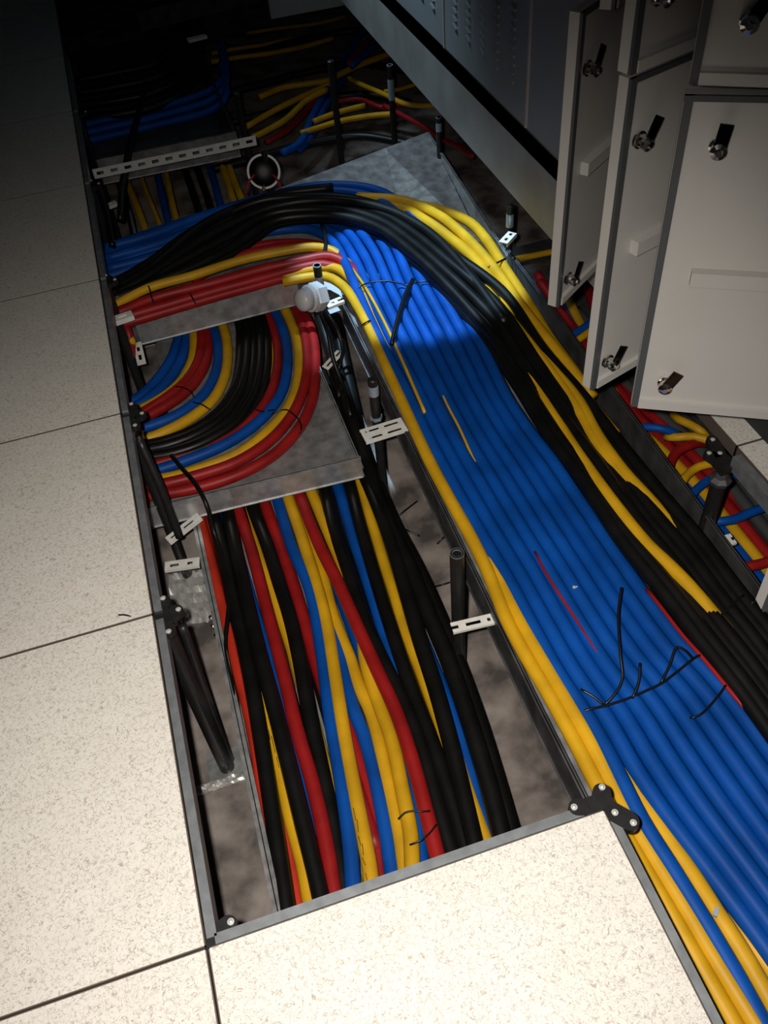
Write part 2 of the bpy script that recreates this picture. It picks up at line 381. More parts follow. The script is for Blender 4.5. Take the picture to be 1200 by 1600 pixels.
P_ = [(520,470),(528,520),(545,600),(566,690),(586,748),(616,820),(650,885),(684,960),(716,1040),(748,1130),(774,1215),(797,1296)]
cable('second thick black cable dropping past the tray corner, outermost against the subfloor', BLK,
      [(a, b, (.13 if b < 500 else .10 if b < 560 else .05 if b < 700 else .0)) for a, b in P_], -.44, .0195, g, tail=go_on(P_, -.448, .35))

for k, x in enumerate((.12, .19, .26, .33, .40, .46, .52)):
    bm = bmesh.new(); tube(bm, [Vector((x, 1.7, -.463)), Vector((x+.01*math.sin(k), .9, -.463)), Vector((x-.006*math.cos(k), .3, -.463)), Vector((x, -.3, -.463))], .0165)
    tag(link('power_cable', bm, BLK, smooth=True), 'black cable glimpsed beneath the other cables of the low run', 'cable', 'black cables in the lower layer of the low run')
# printed marks are part of the yellow jackets (small raised ink strokes)
# ---------------------------------------------------------------- U bend
g = 'cables of the U bend tray'
def ub(label, m, pts, r_=R, dz=0., up=True):
    z = -.352+dz
    a = at(*pts[0], z); head = [a+Vector((-.4, -.0, 0)), a+Vector((-.2, -.0, 0))]
    b = at(*pts[-1], z)
    cable(label, m, pts, z, r_, g, head=head, tail=[(b.x-.01, b.y+.18, z), (b.x-.03, b.y+.4, z)] if up else None)
ub('outermost red cable of the U bend, along the tray front', RED, [(219,777),(262,771),(320,759),(378,739),(430,709),(468,668),(488,624),(493,575),(490,530),(478,495)])
ub('red cable second from the outside of the U bend', RED, [(217,763),(262,755),(312,742),(370,722),(420,690),(454,652),(473,612),(480,570),(477,530),(466,490)], dz=.003)
ub('yellow cable between the outer reds and the slim blue one of the U bend', YEL, [(218,752),(256,748),(300,737),(375,708),(420,673),(450,638),(466,590),(465,538),(457,510),(442,477)])
ub('slim blue cable inside the outer yellow one of the U bend', BLUE, [(225,740),(281,723),(356,692),(408,655),(438,617),(449,570),(446,530),(438,505),(424,477)])
ub('slim red cable inside the slim blue one of the U bend', RED, [(232,728),(300,708),(360,682),(402,646),(424,610),(434,565),(430,525),(421,500),(409,478)], dz=-.004, r_=.014)
ub('thin yellow strip between the wide black group and slim red cable of the U bend', YEL, [(300,700),(352,680),(388,653),(409,624),(420,594),(424,560),(419,520),(400,485)], dz=-.012, r_=.013)
ub('yellow cable on the inner side of the wide black group in the U bend', YEL, [(218,690),(250,678),(281,663),(308,646),(332,625),(348,597),(355,568),(354,530),(345,500)], dz=-.002)
ub('blue cable just outside the inner red pair of the U bend', BLUE, [(222,669),(250,660),(274,650),(300,634),(322,612),(338,580),(341,550),(338,527),(330,505)])
ub('red cable of the inner pair, outer one', RED, [(214,659),(240,645),(277,623),(302,600),(320,570),(325,545),(322,515),(314,490)])
ub('red cable of the inner pair, tight against the inner yellow one', RED, [(216,648),(236,637),(262,620),(292,594),(309,566),(314,540),(313,512),(305,492)], dz=.002)
ub('inner yellow cable of the U bend beside the deep blue pair', YEL, [(212,643),(240,630),(272,608),(294,580),(303,550),(303,520),(300,500)], dz=0)
ub('deep blue cable at the inside of the U bend', BLUE, [(208,637),(236,620),(262,596),(281,566),(290,535),(290,505)])
ub('innermost dark blue cable of the U bend', BLUE, [(206,627),(228,612),(250,588),(268,560),(278,530),(280,505)], dz=-.004)
for i, (t, nm) in enumerate(zip((0, .25, .5, .75, 1), ('innermost', 'second from the inside', 'middle', 'fourth from the inside', 'outermost'))):
    a = [(222,697),(255,690),(300,673),(340,645),(366,608),(374,575),(376,540),(374,505)]
    b = [(232,722),(280,713),(330,695),(378,664),(406,622),(416,585),(418,545),(412,500)]
    ub('black cable of the wide black group in the U bend, '+nm, BLK, [((1-t)*p[0]+t*q[0], (1-t)*p[1]+t*q[1]) for p, q in zip(a, b)], dz=.004 if i % 2 else -.004)

# ---------------------------------------------------------------- wide bundle
g = 'blue cables of the wide bundle'
ZB = -.165
LB = [(165,436),(250,408),(340,382),(425,364),(478,362),(512,380),(535,420),(556,470),(585,535),(622,605),(662,690),(703,768),(742,838),(783,908),(820,980),(862,1058),(910,1133),(948,1205),(990,1283),(1045,1365),(1104,1455),(1160,1545),(1215,1640)]
RB = [(165,385),(245,358),(330,330),(420,303),(500,286),(585,290),(650,330),(700,430),(762,540),(802,622),(836,672),(875,722),(918,785),(962,850),(1015,925),(1073,1000),(1140,1072),(1200,1150),(1255,1225),(1315,1310),(1380,1400),(1445,1495),(1520,1600)]
NBL = 9
nm = ['leftmost, along the yellow cables', 'second from the left', 'third from the left', 'fourth from the left', 'middle one', 'fifth from the right', 'third from the right', 'second from the right', 'rightmost, along the black cables']
nm[5] = 'fourth from the right'
for k in range(NBL):
    pts = []
    for i, (p, q) in enumerate(zip(LB, RB)):
        t = (k+.5)/NBL
        if k == 0 and i > 17: t -= .026*(i-17)/2
        if k > 0 and i > 17: t += (1-t)*.027*min(i-17, 5)
        x, y = p[0]*(1-t)+q[0]*t, p[1]*(1-t)+q[1]*t
        dz = .004*math.sin(2.1*k+i*.45)+(.0035, -.003, .002, .004, -.0035, .003, -.002, .003, -.003)[k]
        if i < 6: dz -= .03 if i < 5 else .02
        pts.append((x, y, dz))
    cable('blue cable of the wide bundle, '+nm[k], BLUE, pts, ZB, .0150, g)
# extra blue layers on the left exit
for k, (lb) in enumerate(['uppermost', 'second', 'lowest']):
    t = [.12, .5, .88][k]
    pts = [(165, 432-44*t-6, 0), (235, 408-46*t, 0), (310, 384-50*t, 0), (390, 362-50*t, -.01), (470, 352-46*t, -.02), (560, 352-38*t, -.03)]
    cable('blue cable lying in the flat blue band where it leaves to the left, '+['lowest edge', 'middle', 'uppermost edge'][k], BLUE, pts, ZB-.012, .0155, 'blue cables of the left exit')

g = 'black cables of the wide bundle'
I_ = [(172,474),(240,449),(300,430),(370,395),(430,353),(480,344),(540,346),(590,364),(634,398),(685,446),(750,524),(806,603),(856,684),(905,748),(964,842),(1034,930),(1094,1008),(1154,1084),(1215,1168),(1280,1260)]
O_ = [(172,446),(235,408),(290,366),(350,333),(410,311),(470,306),(540,308),(600,323),(650,350),(708,394),(786,452),(852,545),(918,622),(970,690),(1036,770),(1092,835),(1148,910),(1208,985),(1262,1060),(1330,1160)]
NB = 8
nmb = ['innermost, against the blue cables', 'second from the blue side', 'third from the blue side', 'fourth from the blue side', 'fourth from the tray wall side', 'third from the tray wall side', 'second from the tray wall side', 'outermost, against the tray wall']
for k in range(NB):
    pts = []
    t = (k+.35)/(NB-.3)
    for i, (p, q) in enumerate(zip(I_, O_)):
        x, y = p[0]*(1-t)+q[0]*t, p[1]*(1-t)+q[1]*t
        dz = (.012 if k % 2 else -.006)*(1 if i < 11 else .3)
        if i < 3: dz -= .004
        if i == 19: dz -= 0
        pts.append((x, y, dz+(.012 if 3 < i < 10 else .002)))
    cable('black cable of the wide bundle, '+nmb[k], BLK, pts, ZB+.012, .0155 if k else .0165, g,
          tail=[(at(*pts[-1][:2], ZB).x*.6+.4*(.95+.023*k), -.35, ZB), (.95+.023*k, -.9, ZB)])
for k in range(3):
    t = [.08, .4, .72][k]
    pts = [((1-t)*p[0]+t*q[0], (1-t)*p[1]+t*q[1], (-.02 if i < 1 else -.012)) for i, (p, q) in enumerate(zip(I_[:9], [(x, y+8) for x, y in O_[:9]]))]
    cable('extra black cable in the left part of the arch, '+['lowest against the red ones', 'halfway up', 'near the flat blue band'][k], BLK, pts, ZB+.004, .015, 'black cables of the arch')
# diverging black cables that cross the flat blue band
cable('black cable crossing diagonally over the flat blue band', BLK, [(170,448),(215,432,.015),(262,396,.02),(302,362,.025),(338,340,.025),(380,322,.02),(440,303,.015),(520,293,.005)], ZB+.008, .0155, 'black cables of the arch')
cable('shiny black cable along the crest of the arch', BLK, [(182,460),(238,426,.01),(300,384,.02),(352,354,.025),(410,328,.03),(470,315,.03),(540,314,.03),(610,330,.03),(668,362,.024),(722,416,.015),(790,505)], ZB+.022, .0155, 'black cables of the arch')

g = 'yellow cables of the wide bundle'
cable('slim yellow cable surfacing among the black ones and widening to the black tie', YEL, [(735,440,-.03),(752,475,-.012),(778,512,-.010),(810,560,-.009),(840,608,-.007),(868,655,-.005),(901,706,-.002),(937,757,.002),(974,806,.005),(1012,852,.003),(1048,886,.003),(1078,917,.002),(1108,952,-.002),(1134,984,-.007),(1168,1026,-.013),(1210,1080,-.022),(1250,1135,-.03)], ZB+.022, .0145, g)
cable('left one of the two yellow cables running side by side between black ones', YEL, [(741,425,-.03),(760,453,-.012),(789,490,-.009),(820,527,-.006),(860,580,-.001),(898,632,.002),(930,688,.002),(971,742,-.003),(1002,780,-.008),(1040,828,-.014),(1085,885,-.024),(1130,942,-.032)], ZB+.02, .0145, g)
cable('right one of the two yellow cables running side by side between black ones', YEL, [(765,440,-.04),(796,494,-.02),(828,530,-.013),(866,579,-.007),(905,628,.0),(934,681,.002),(976,739,.0),(1008,774,-.003),(1033,802,-.008),(1060,834,-.014),(1100,884,-.022),(1145,940,-.032)], ZB+.023, .0145, g)
g = 'amber cables outside the arch'
cable('amber cable on the inner side of the amber group outside the black arch', YEL, [(560,325,-.04),(625,325,-.02),(665,345),(703,372),(738,402),(765,435),(797,480),(835,525),(872,568,-.01),(910,618,-.025),(960,680,-.04)], ZB+.012, .0165, g)
cable('amber cable with a bright glint, middle of the amber group', YEL, [(560,308,-.04),(630,314,-.01),(684,336,.005),(720,364,.006),(748,392,.005),(778,428),(812,476),(850,525),(888,572,-.01),(925,622,-.03)], ZB+.016, .0165, g)
cable('amber cable nearest the tray wall, outer side of the amber group', YEL, [(600,320,-.05),(660,322,-.03),(705,334,-.01),(737,350),(762,378),(782,410),(805,445),(836,492),(862,535),(892,575,-.01),(925,620,-.03)], ZB+.002, .0165, g)
g = 'yellow cables at the left edge of the wide bundle'
cable('yellow edge cable of the wide bundle, running along the left tray wall all the way', YEL, [(442,441,-.006),(470,435,-.003),(508,432),(535,446),(557,476),(578,515),(603,572),(634,640),(668,714),(700,775),(731,830),(762,893),(793,970),(822,1025),(856,1082),(895,1152),(930,1220),(965,1285),(996,1340),(1040,1415),(1090,1502),(1140,1590),(1180,1660)], ZB+.003, .0145, g)
cable('second yellow edge cable, surfacing between the first one and the blue ones', YEL, [(470,418,-.02),(520,414,-.02),(562,448,-.02),(600,520,-.02),(650,620,-.02),(700,730,-.02),(740,820,-.015),(775,893,-.006),(812,970,0),(850,1035,.003),(888,1100,.004),(925,1165,.003),(957,1228),(990,1290),(1026,1348),(1068,1416),(1110,1488),(1158,1565),(1210,1650)], ZB+.002, .0148, g)
cable('yellow cable surfacing between the first and second blue ones near the bottom corner', YEL, [(960,1190,-.02),(985,1225,-.016),(1008,1256,-.012),(1042,1310,-.008),(1082,1368,-.004),(1120,1428),(1155,1482),(1200,1560),(1250,1650)], ZB-.006, .0148, g)
cable('yellow cable at the bottom right behind the red one', YEL, [(1090,1400,-.02),(1130,1432,-.012),(1165,1466),(1200,1512),(1260,1590)], ZB-.02, .013, g)
g = 'red cables deep in the wide bundle'
cable('red cable showing in the gap by the small metal clip at the bottom right', RED, [(1060,1345,-.02),(1100,1392,-.012),(1142,1446),(1180,1505),(1215,1560),(1260,1640)], ZB-.03, .014, g)
cable('red cable glimpsed between the yellow edge cables at the very bottom', RED, [(1080,1425),(1110,1475),(1140,1526),(1171,1587),(1205,1650)], ZB-.014, .0135, g)
# slim wires in the seams
g = 'slim wires between the blue cables'
cable('slim amber wire running beside the first blue cable from the bend', YEL, [(540,407),(567,443),(598,498),(627,560),(650,613),(664,645,-.005)], ZB+.011, .0042, g, name='slim_wire')
cable('slim brown wire in the seam near the middle of the blue cables', YEL, [(690,612,-.003),(700,635),(717,667),(735,707,-.002),(742,722,-.005)], ZB+.012, .003, g, name='slim_wire')
cable('slim red wire in a seam of the blue cables above the black tie', RED, [(836,862,-.003),(850,890),(873,927),(908,980),(935,1022),(960,1056,-.003)], ZB+.0165, .0028, g, name='slim_wire')
cable('slim red wire along the border of blue and black, by the long tie', RED, [(1010,920,-.004),(1030,945),(1067,993),(1100,1030),(1147,1087),(1165,1108,-.004)], ZB+.015, .0038, g, name='slim_wire')

# ---------------------------------------------------------------- reds leaving left
g = 'red cables leaving left above the silver tray wall'
cable('red cable just above the bright yellow one at the left exit', RED, [(300,436,-.02),(356,407,-.012),(412,391,-.012),(462,385,-.014),(505,390,-.02),(545,415,-.02),(590,500,-.03)], ZB+.004, .0155, g)
cable('dark red cable tucked under the arch of black ones above the yellow one', RED, [(290,425,-.03),(350,402,-.012),(400,386,-.01),(450,380,-.014),(500,384,-.02),(545,405,-.03)], ZB-.02, .0155, g)
cable('bright yellow cable lying on the red ones, ending by the bluish pedestal', YEL, [(165,486,-.015),(184,474,-.008),(232,450),(300,431),(375,407),(440,393),(488,386),(520,392,-.015),(560,430,-.04)], ZB+.02, .0138, g)
cable('red cable directly below the bright yellow one', RED, [(160,496),(187,487),(240,466),(337,441),(412,420),(469,408),(517,401),(550,420,-.02),(600,510,-.03)], ZB+.012, .0158, g)
cable('red cable second below the bright yellow one', RED, [(165,505),(200,494),(255,478),(330,456),(400,437),(460,421),(505,414),(545,428,-.02),(590,510,-.03)], ZB-.002, .0158, g)
cable('red cable resting against the silver tray wall', RED, [(170,512),(206,502),(300,474),(392,448),(445,434),(490,428,-.01),(530,440,-.03)], ZB-.018, .0155, g)
cable('amber cable curling round the inner corner below the red ones', YEL, [(438,433,-.006),(460,427,-.004),(480,422),(520,418),(552,440),(580,490,-.01),(610,560,-.03)], ZB-.008, .0148, g)
cable('short red end of a cable passing under the white bracket at the left edge', RED, [(170,470,.0),(190,497),(199,515),(204,534,-.03),(206,560,-.08)], ZB-.03, .012, 'cable ends under the white bracket')
cable('short yellow end of a cable peeping out below the white bracket', YEL, [(190,505),(200,522),(206,532,-.01),(206,545,-.05)], ZB-.045, .011, 'cable ends under the white bracket')

# ---------------------------------------------------------------- right hand tangle
g = 'cables of the low run on the right'
ZR = -.425
def rt(label, m, pts, dz=0, r_=R): 
    z = ZR+dz
    a = at(*pts[0], z); b = at(*pts[1], z); d = (a-b).normalized()
    cable(label, m, pts, z, r_, g, head=[a+d*.6, a+d*.3], tail=go_on(pts, z, 1.0))
rt('yellow cable of the right hand low run', YEL, [(950,595),(982,660),(1020,692),(1060,730),(1102,773),(1145,826),(1182,872)])
rt('red cable right of the yellow one in the right hand low run', RED, [(965,607),(1000,655),(1032,686),(1072,727),(1130,783),(1162,822),(1199,866)])
rt('red cable left of the blue one in the right hand low run', RED, [(940,595),(967,640),(1007,705),(1040,745),(1080,792),(1137,862),(1162,905),(1178,928)], -.006)
rt('blue cable of the right hand low run', BLUE, [(958,620),(995,685),(1025,719),(1058,750),(1092,787),(1125,827),(1160,869),(1188,905)], -.008)
rt('outer red cable of the right hand low run', RED, [(958,560),(980,620),(1020,650),(1060,690)], -.02)
rt('dark cable farthest right in the right hand low run', GASK, [(1040,655),(1080,690),(1125,740),(1165,790),(1215,850)], -.012)
rt('second dark cable in the right hand low run', GASK, [(1070,655),(1105,690),(1150,740),(1190,790),(1235,840)], -.016)
g = 'loose cable loops on the right'
def lp(label, m, pts, z=-.36, r_=.011): cable(label, m, pts, z, r_, g)
lp('blue loop cable crossing behind the tray wall under the cabinet door', BLUE, [(968,690,-.06),(985,673),(1012,667),(1042,672),(1062,680,-.03)], -.33)
lp('yellow loop cable continuing right from the blue loop', YEL, [(1040,683,-.02),(1060,683),(1085,682),(1110,689),(1130,702,-.05)], -.34)
lp('yellow loop cable at the top of the tangle, below the door edge', YEL, [(1050,645,-.03),(1062,656),(1080,664),(1096,674),(1108,690,-.05)], -.35)
lp('red looped cable arching over the low run', RED, [(1052,775,-.06),(1045,752),(1048,722),(1060,704),(1082,694),(1105,692,-.04)], -.35, .0125)
lp('yellow looped cable arching left of the pedestal', YEL, [(1054,778,-.05),(1060,762),(1072,744),(1090,730),(1115,724),(1130,728,-.04)], -.35)
lp('blue looped cable arching left of the pedestal', BLUE, [(1066,795,-.05),(1074,782),(1088,765),(1108,749),(1125,742,-.03)], -.35)
lp('blue cable running right from the pedestal to the picture edge', BLUE, [(1090,812,-.04),(1117,815),(1145,812),(1170,802),(1197,792),(1225,785)], -.33)
lp('dark blue cable arching from pedestal to the right edge', BLUE, [(1125,745,-.02),(1140,740),(1158,745),(1176,762),(1190,778),(1210,790)], -.35, .012)
lp('red cable crossing level with the picture bottom of the tangle', RED, [(1120,880,-.05),(1140,885),(1170,885),(1200,878),(1230,870)], -.34, .012)
lp('small yellow cable piece between the lower doors', YEL, [(885,548),(897,536),(913,524),(930,512)], -.34)
lp('small blue cable piece between the lower doors', BLUE, [(880,537),(893,524),(910,513),(930,500)], -.33)
lp('small dark red cable piece between the lower doors', RED, [(890,558),(903,548),(918,540),(935,530)], -.34)
lp('yellow cable end beside the bottom of the second door', YEL, [(945,590),(953,603),(958,620),(960,636)], -.34)
lp('brown cable in the dark behind the amber group', YEL, [(790,408),(820,402),(850,396),(880,390)], -.45)

# ---------------------------------------------------------------- rear cables
g = 'cables seen in the dark gap behind the wide bundle'
def rear(label, m, pts, z=-.43, r_=.0145, gg=None): cable(label, m, pts, z, r_, gg or g, head=[at(*pts[0], z)+Vector((0, .35, 0))], tail=[at(*pts[-1], z)-Vector((0, .12, 0))])
rear('yellow cable left in the dark gap, below the slotted rail', YEL, [(197,280),(213,320),(227,360)])
rear('thin brown cable second in the dark gap', YEL, [(223,283),(240,327),(250,352)], -.445, .009)
rear('yellow cable in the middle of the dark gap', YEL, [(260,272),(267,307),(276,345)], -.43, .0125)
rear('dark blue cable right of the middle yellow one in the dark gap', BLUE, [(247,280),(254,310),(262,345)], -.44)
rear('left one of the yellow pair at the right of the dark gap', YEL, [(342,247),(356,286),(366,318)])
rear('right one of the yellow pair at the right of the dark gap', YEL, [(352,245),(366,283),(378,312)], -.435)
rear('dark blue cable left of the yellow pair in the dark gap', BLUE, [(325,255),(336,290),(345,325)], -.44)
for k, x in enumerate((180, 290, 310)):
    rear(['black cable at the left of the dark gap', 'black cable in the middle of the dark gap', 'black cable right of the middle in the dark gap'][k], BLK, [(x, 270), (x+14, 310), (x+26, 350)], -.44)

g = 'cables of the rear junction'
def rj(label, m, pts, z=-.4, r_=.014): cable(label, m, pts, z, r_, g)
rj('dark amber cable, lower of the two on the left of the rear junction', YEL, [(330,97),(370,90),(417,84),(470,74),(520,60)], -.4, .012)
rj('dark amber cable, upper of the two on the left of the rear junction', YEL, [(330,84),(370,76),(412,70),(460,60)], -.42, .010)
rj('thin orange cable high on the rear junction', YEL, [(385,52),(430,45),(500,36),(540,26)], -.42, .009)
rj('yellow cable passing behind the rear pole', YEL, [(405,152),(442,137),(479,131),(512,126),(529,117),(558,103),(592,90),(625,78)], -.38)
rj('upper one of the two bright yellow cables left of the rear junction', YEL, [(385,198),(410,183),(437,168),(483,146),(520,130)], -.39, .013)
rj('lower one of the two bright yellow cables left of the rear junction', YEL, [(395,215),(415,205),(446,187),(479,157),(510,140)], -.37, .013)
rj('yellow cable low in the rear junction', YEL, [(470,208),(490,202),(529,190),(579,181),(615,178)], -.39, .012)
rj('short yellow cable above the low yellow one in the rear junction', YEL, [(490,190),(510,182),(537,173),(570,165)], -.39, .012)
rj('yellow cable curving to the plinth, right of the rear junction', YEL, [(545,122),(562,131),(600,147),(633,162),(667,165),(700,160)], -.37, .011)
rj('thin yellow cable touching the blue tipped pedestal', YEL, [(600,143),(622,140),(645,133),(670,125)], -.39, .009)
rj('red cable sweeping beneath the yellow ones in the rear junction', RED, [(415,222),(442,208),(470,183),(490,160),(520,140)], -.42, .013)
rj('blue cable sweeping up through the rear junction', BLUE, [(440,240),(467,225),(487,185),(506,148),(530,108),(560,72)], -.4, .016)
rj('second blue cable through the rear junction', BLUE, [(465,235),(485,215),(505,172),(525,140),(550,100),(575,66)], -.42, .016)
rj('bright blue cable next to the plinth corner', BLUE, [(550,104),(567,88),(587,71),(602,58)], -.33, .014)
rj('red cable next to the bright blue one at the plinth corner', RED, [(545,100),(558,83),(575,62),(590,48)], -.34, .012)
rj('blue cable left of the red one at the plinth corner', BLUE, [(535,88),(550,68),(567,50),(580,35)], -.35, .012)
rj('dull red cable right of the pedestals', RED, [(600,165),(625,178),(658,196),(692,217),(717,230),(740,245)], -.4, .010)
rj('dull red cable left of the blue tipped pedestal', RED, [(520,160),(560,155),(600,168),(640,160)], -.42, .011)
for k, (y0, s) in enumerate([(60, 'highest'), (112, 'second'), (160, 'third'), (225, 'lowest')]):
    rj('black cable across the rear junction, '+s, BLK, [(330, y0+40), (400, y0+22), (480, y0), (560, y0-12), (640, y0)], -.43, .018)
g = 'blue cables on the rear tray'
for k, s in enumerate(['front', 'middle', 'back']):
    cable('dark blue cable on the rear tray, '+s, BLUE, [(128, 222-13*k), (180, 210-13*k), (250, 194-13*k), (330, 172-16*k), (352, 150-18*k), (345, 100-18*k)], -.26, .015, g)
g = 'black cables curving on the rear tray'
for k, s in enumerate(['outermost', 'second', 'third', 'innermost']):
    cable('black cable curving on the rear tray, '+s, BLK, [(118, 186-20*k), (190, 178-22*k), (260-6*k, 160-20*k), (305-12*k, 120-15*k), (312-16*k, 60-10*k), (300-16*k, -20)], -.25, .02, g)

# ---------------------------------------------------------------- loose thin black leads
g = 'thin black leads'
cable('thin black lead hanging from the U bend across the low run', BLK, [(268,712,-.0),(285,733,.02),(305,756,.03),(322,787,.02),(334,830,-.06),(348,870,-.08),(360,915,-.082),(356,965,-.085),(352,1010,-.085),(366,1080,-.085),(374,1130,-.09)], -.32, .0058, g, name='thin_lead')
cable('thin black lead coming down the left side over the slotted rail', BLK, [(228,130,-.1),(216,178),(206,215,.03),(196,262,.03),(190,300),(188,345,-.05)], -.15, .012, g, name='thin_lead')
cable('pair of thin black leads falling from the white fitting, left one', BLK, [(500,488,.03),(512,520),(520,560,-.05),(535,600,-.1),(548,650,-.12)], -.13, .006, g, name='thin_lead')
cable('pair of thin black leads falling from the white fitting, right one', BLK, [(508,484,.03),(528,518),(536,550,-.05),(528,580,-.1),(530,620,-.12)], -.13, .0055, g, name='thin_lead')
cable('looping black lead along the left floor rail at the rear', BLK, [(125,205,-.05),(138,240),(152,285),(165,330,-.02),(176,385,-.05)], -.12, .012, g, name='thin_lead')

# ---------------------------------------------------------------- cable ties
g = 'black cable ties'
def tie(label, strands, z=ZB+.0205, r_=.0023):
    e = empty('cable_tie', at(strands[0][0][0], strands[0][0][1], z)); tag(e, label, 'cable tie', g)
    for i, st in enumerate(strands):
        bm = bmesh.new(); tube(bm, [at(p[0], p[1], z+(p[2] if len(p) > 2 else 0))-e.location for p in st], r_, 8, .01)
        link('strap' if i == 0 else 'tail', bm, TIE, e, smooth=True)
    return e
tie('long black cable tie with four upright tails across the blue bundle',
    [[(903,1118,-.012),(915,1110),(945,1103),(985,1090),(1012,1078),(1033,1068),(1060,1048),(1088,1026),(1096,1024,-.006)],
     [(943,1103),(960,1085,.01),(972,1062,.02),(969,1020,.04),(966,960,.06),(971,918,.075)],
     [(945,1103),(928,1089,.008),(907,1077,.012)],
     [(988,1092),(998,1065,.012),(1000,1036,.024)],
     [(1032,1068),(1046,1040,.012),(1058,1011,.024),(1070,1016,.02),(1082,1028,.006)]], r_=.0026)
tie('short black cable tie on the right of the long one, over the blue cables', [[(1078,1122,-.003),(1092,1118),(1106,1106),(1120,1090),(1134,1071,-.002)]])
tie('black cable tie crossed by a shadow strip over the blue cables at the bend', [[(553,457,-.01),(562,448),(576,442),(588,440),(603,439),(622,442),(640,446),(655,440),(668,440),(676,438,-.01)]])
tie('small black tie round the yellow edge cable', [[(566,508,-.01),(573,503,.002),(582,500,-.01)]])
tie('small black tie round the amber group outside the arch', [[(752,424,-.008),(762,418,.004),(778,410,.006),(790,404,-.006)]], r_=.003)
tie('small black tie over the yellow and red cables at the left exit', [[(232,447,.006),(235,456,.008),(238,468,-.0),(241,476,-.01)]], z=ZB+.032)
tie('small black tie on the lower red cable at the left exit', [[(297,459,.0),(301,466,.002),(305,474,-.01)]], z=ZB+.014)
tie('black tie round black cables at the right edge, where the yellow one ends', [[(1118,968,-.004),(1130,958),(1146,943,.004),(1162,930)], [(1172,944),(1182,938,.004),(1196,930)]], z=ZB+.032)
ZU = -.352+.018
tie('black tie on the inner yellow and red cables of the U bend', [[(262,604,-.01),(278,604),(288,606,.002),(298,612),(303,620,-.01)]], z=ZU)
tie('black tie on the blue and yellow cables beside the wide black group', [[(300,628,-.006),(315,632),(328,640,-.008)]], z=ZU)
tie('black tie on the slim red cable of the U bend', [[(400,640,-.008),(412,643),(428,640,-.004)]], z=ZU)
tie('black tie over the yellow and red cables at the outer U bend', [[(425,646,-.004),(446,640),(458,647,.003),(466,655),(471,668),(468,678,-.01)]], z=ZU)
tie('loose open black tie on the low run close to the tile edge', [[(622,1280),(632,1270,.006),(645,1267,.008),(660,1268,.008),(672,1267,.002)], [(640,1320,.002),(655,1314,.006),(670,1303,.006),(682,1288,.002)]], z=-.382, r_=.0018)
for lab, pts in [('thin black wire offcut lying on the subfloor beside the rear pedestal, pointing up right', [(617,812),(630,800),(652,783)]),
                 ('thin black wire offcut on the subfloor pointing down right', [(618,820),(635,828),(656,838)]),
                 ('thin black wire offcut just above the hollow pedestal', [(683,850),(692,841),(706,827)]),
                 ('thin black wire offcut between low run and hollow pedestal', [(660,926),(675,918),(690,914),(706,909)]),
                 ('short hooked black wire offcut beneath the longer one', [(670,944),(682,948),(690,946),(686,956)])]:
    bm = bmesh.new(); P = [at(x, y, -.612+.012*(i % 2)) for i, (x, y) in enumerate(pts)]; c = P[0].copy(); tube(bm, [p-c for p in P], .0025, 8, .01)
    o = link('wire_offcut', bm, TIE, smooth=True); o.location = c; tag(o, lab, 'wire offcut', 'wire offcuts on the subfloor')
# shadows falling across the bend, modelled as dark tubes
for lab, pts in [('shadow modelled as a dark strip lengthways over the blue cables at the bend', [(645,437),(634,460,.004),(624,490,.004),(616,520,.002),(612,538,-.004)]),
                 ('shadow modelled as a dark strip where the blue cables turn left', [(503,350),(507,365,.004),(509,382,.002),(506,398,-.006)])]:
    bm = bmesh.new(); P = [at(p[0], p[1], ZB+.022+(p[2] if len(p) > 2 else 0)) for p in pts]; c = P[0].copy(); tube(bm, [p-c for p in P], .0065, 10, .01)
    o = link('shadow_strip', bm, TIE, smooth=True); o.location = c; tag(o, lab, 'strap', 'dark shadow strips')
# small clip
bm = bmesh.new(); p = at(1121, 1418, ZB+.015); q = at(1117, 1432, ZB+.013); d = q-p
mx = Matrix((d.normalized(), Vector((0, 0, 1)).cross(d.normalized()).normalized(), Vector((0, 0, 1)))).transposed().to_4x4(); mx.translation = p
box(bm, 0, -.003, -.002, d.length, .003, .002, mx)
tag(link('metal_clip', bm, ZINC), 'small metal clip between yellow and red cables at the bottom right', 'clip')
bm = bmesh.new(); p = at(897, 918, ZB+.019); cyl(bm, p, (0, 0, 1), .0035, .002, 6); box(bm, p.x, p.y-.002, p.z, p.x+.007, p.y+.001, p.z+.0015)
tag(link('paper_scrap', bm, WPL), 'tiny pale scrap lying on the blue cables', 'scrap')

bm = bmesh.new(); p = at(185, 961, .0015); q = at(204, 963, .0015); c = p.copy(); tube(bm, [p-c, (p+q)/2-c+Vector((0, .002, 0)), q-c], .0016, 8, .01)
o = link('dirt_crumb', bm, TIE, smooth=True); o.location = c; tag(o, 'small dark crumb lying on the left cream tile next to the seam', 'debris')
def prints(frag, marks, z):
    o = next(o for o in COL.objects if frag in str(o.get('label', '')))
    bm = bmesh.new()
    for (x0, y0, x1, y1) in marks:
        a, b = at(x0, y0, z), at(x1, y1, z); tube(bm, [a, (a+b)/2, b], .0006, 6, .01)
    return link('printed_marks', bm, TIE, o)
prints('long yellow cable with printed marks', [(552,1262,556,1282),(558,1280,560,1300),(560,1306,564,1322),(566,1318,568,1336),(566,1340,571,1352),(571,1364,574,1376)], -.425+.0031+R-.0004)
prints('yellow cable at left that widens', [(419,1140,422,1156),(424,1150,430,1176),(432,1182,436,1200),(468,1345,470,1352),(473,1350,475,1358),(472,1338,474,1345)], -.425-.0062+R-.0004)
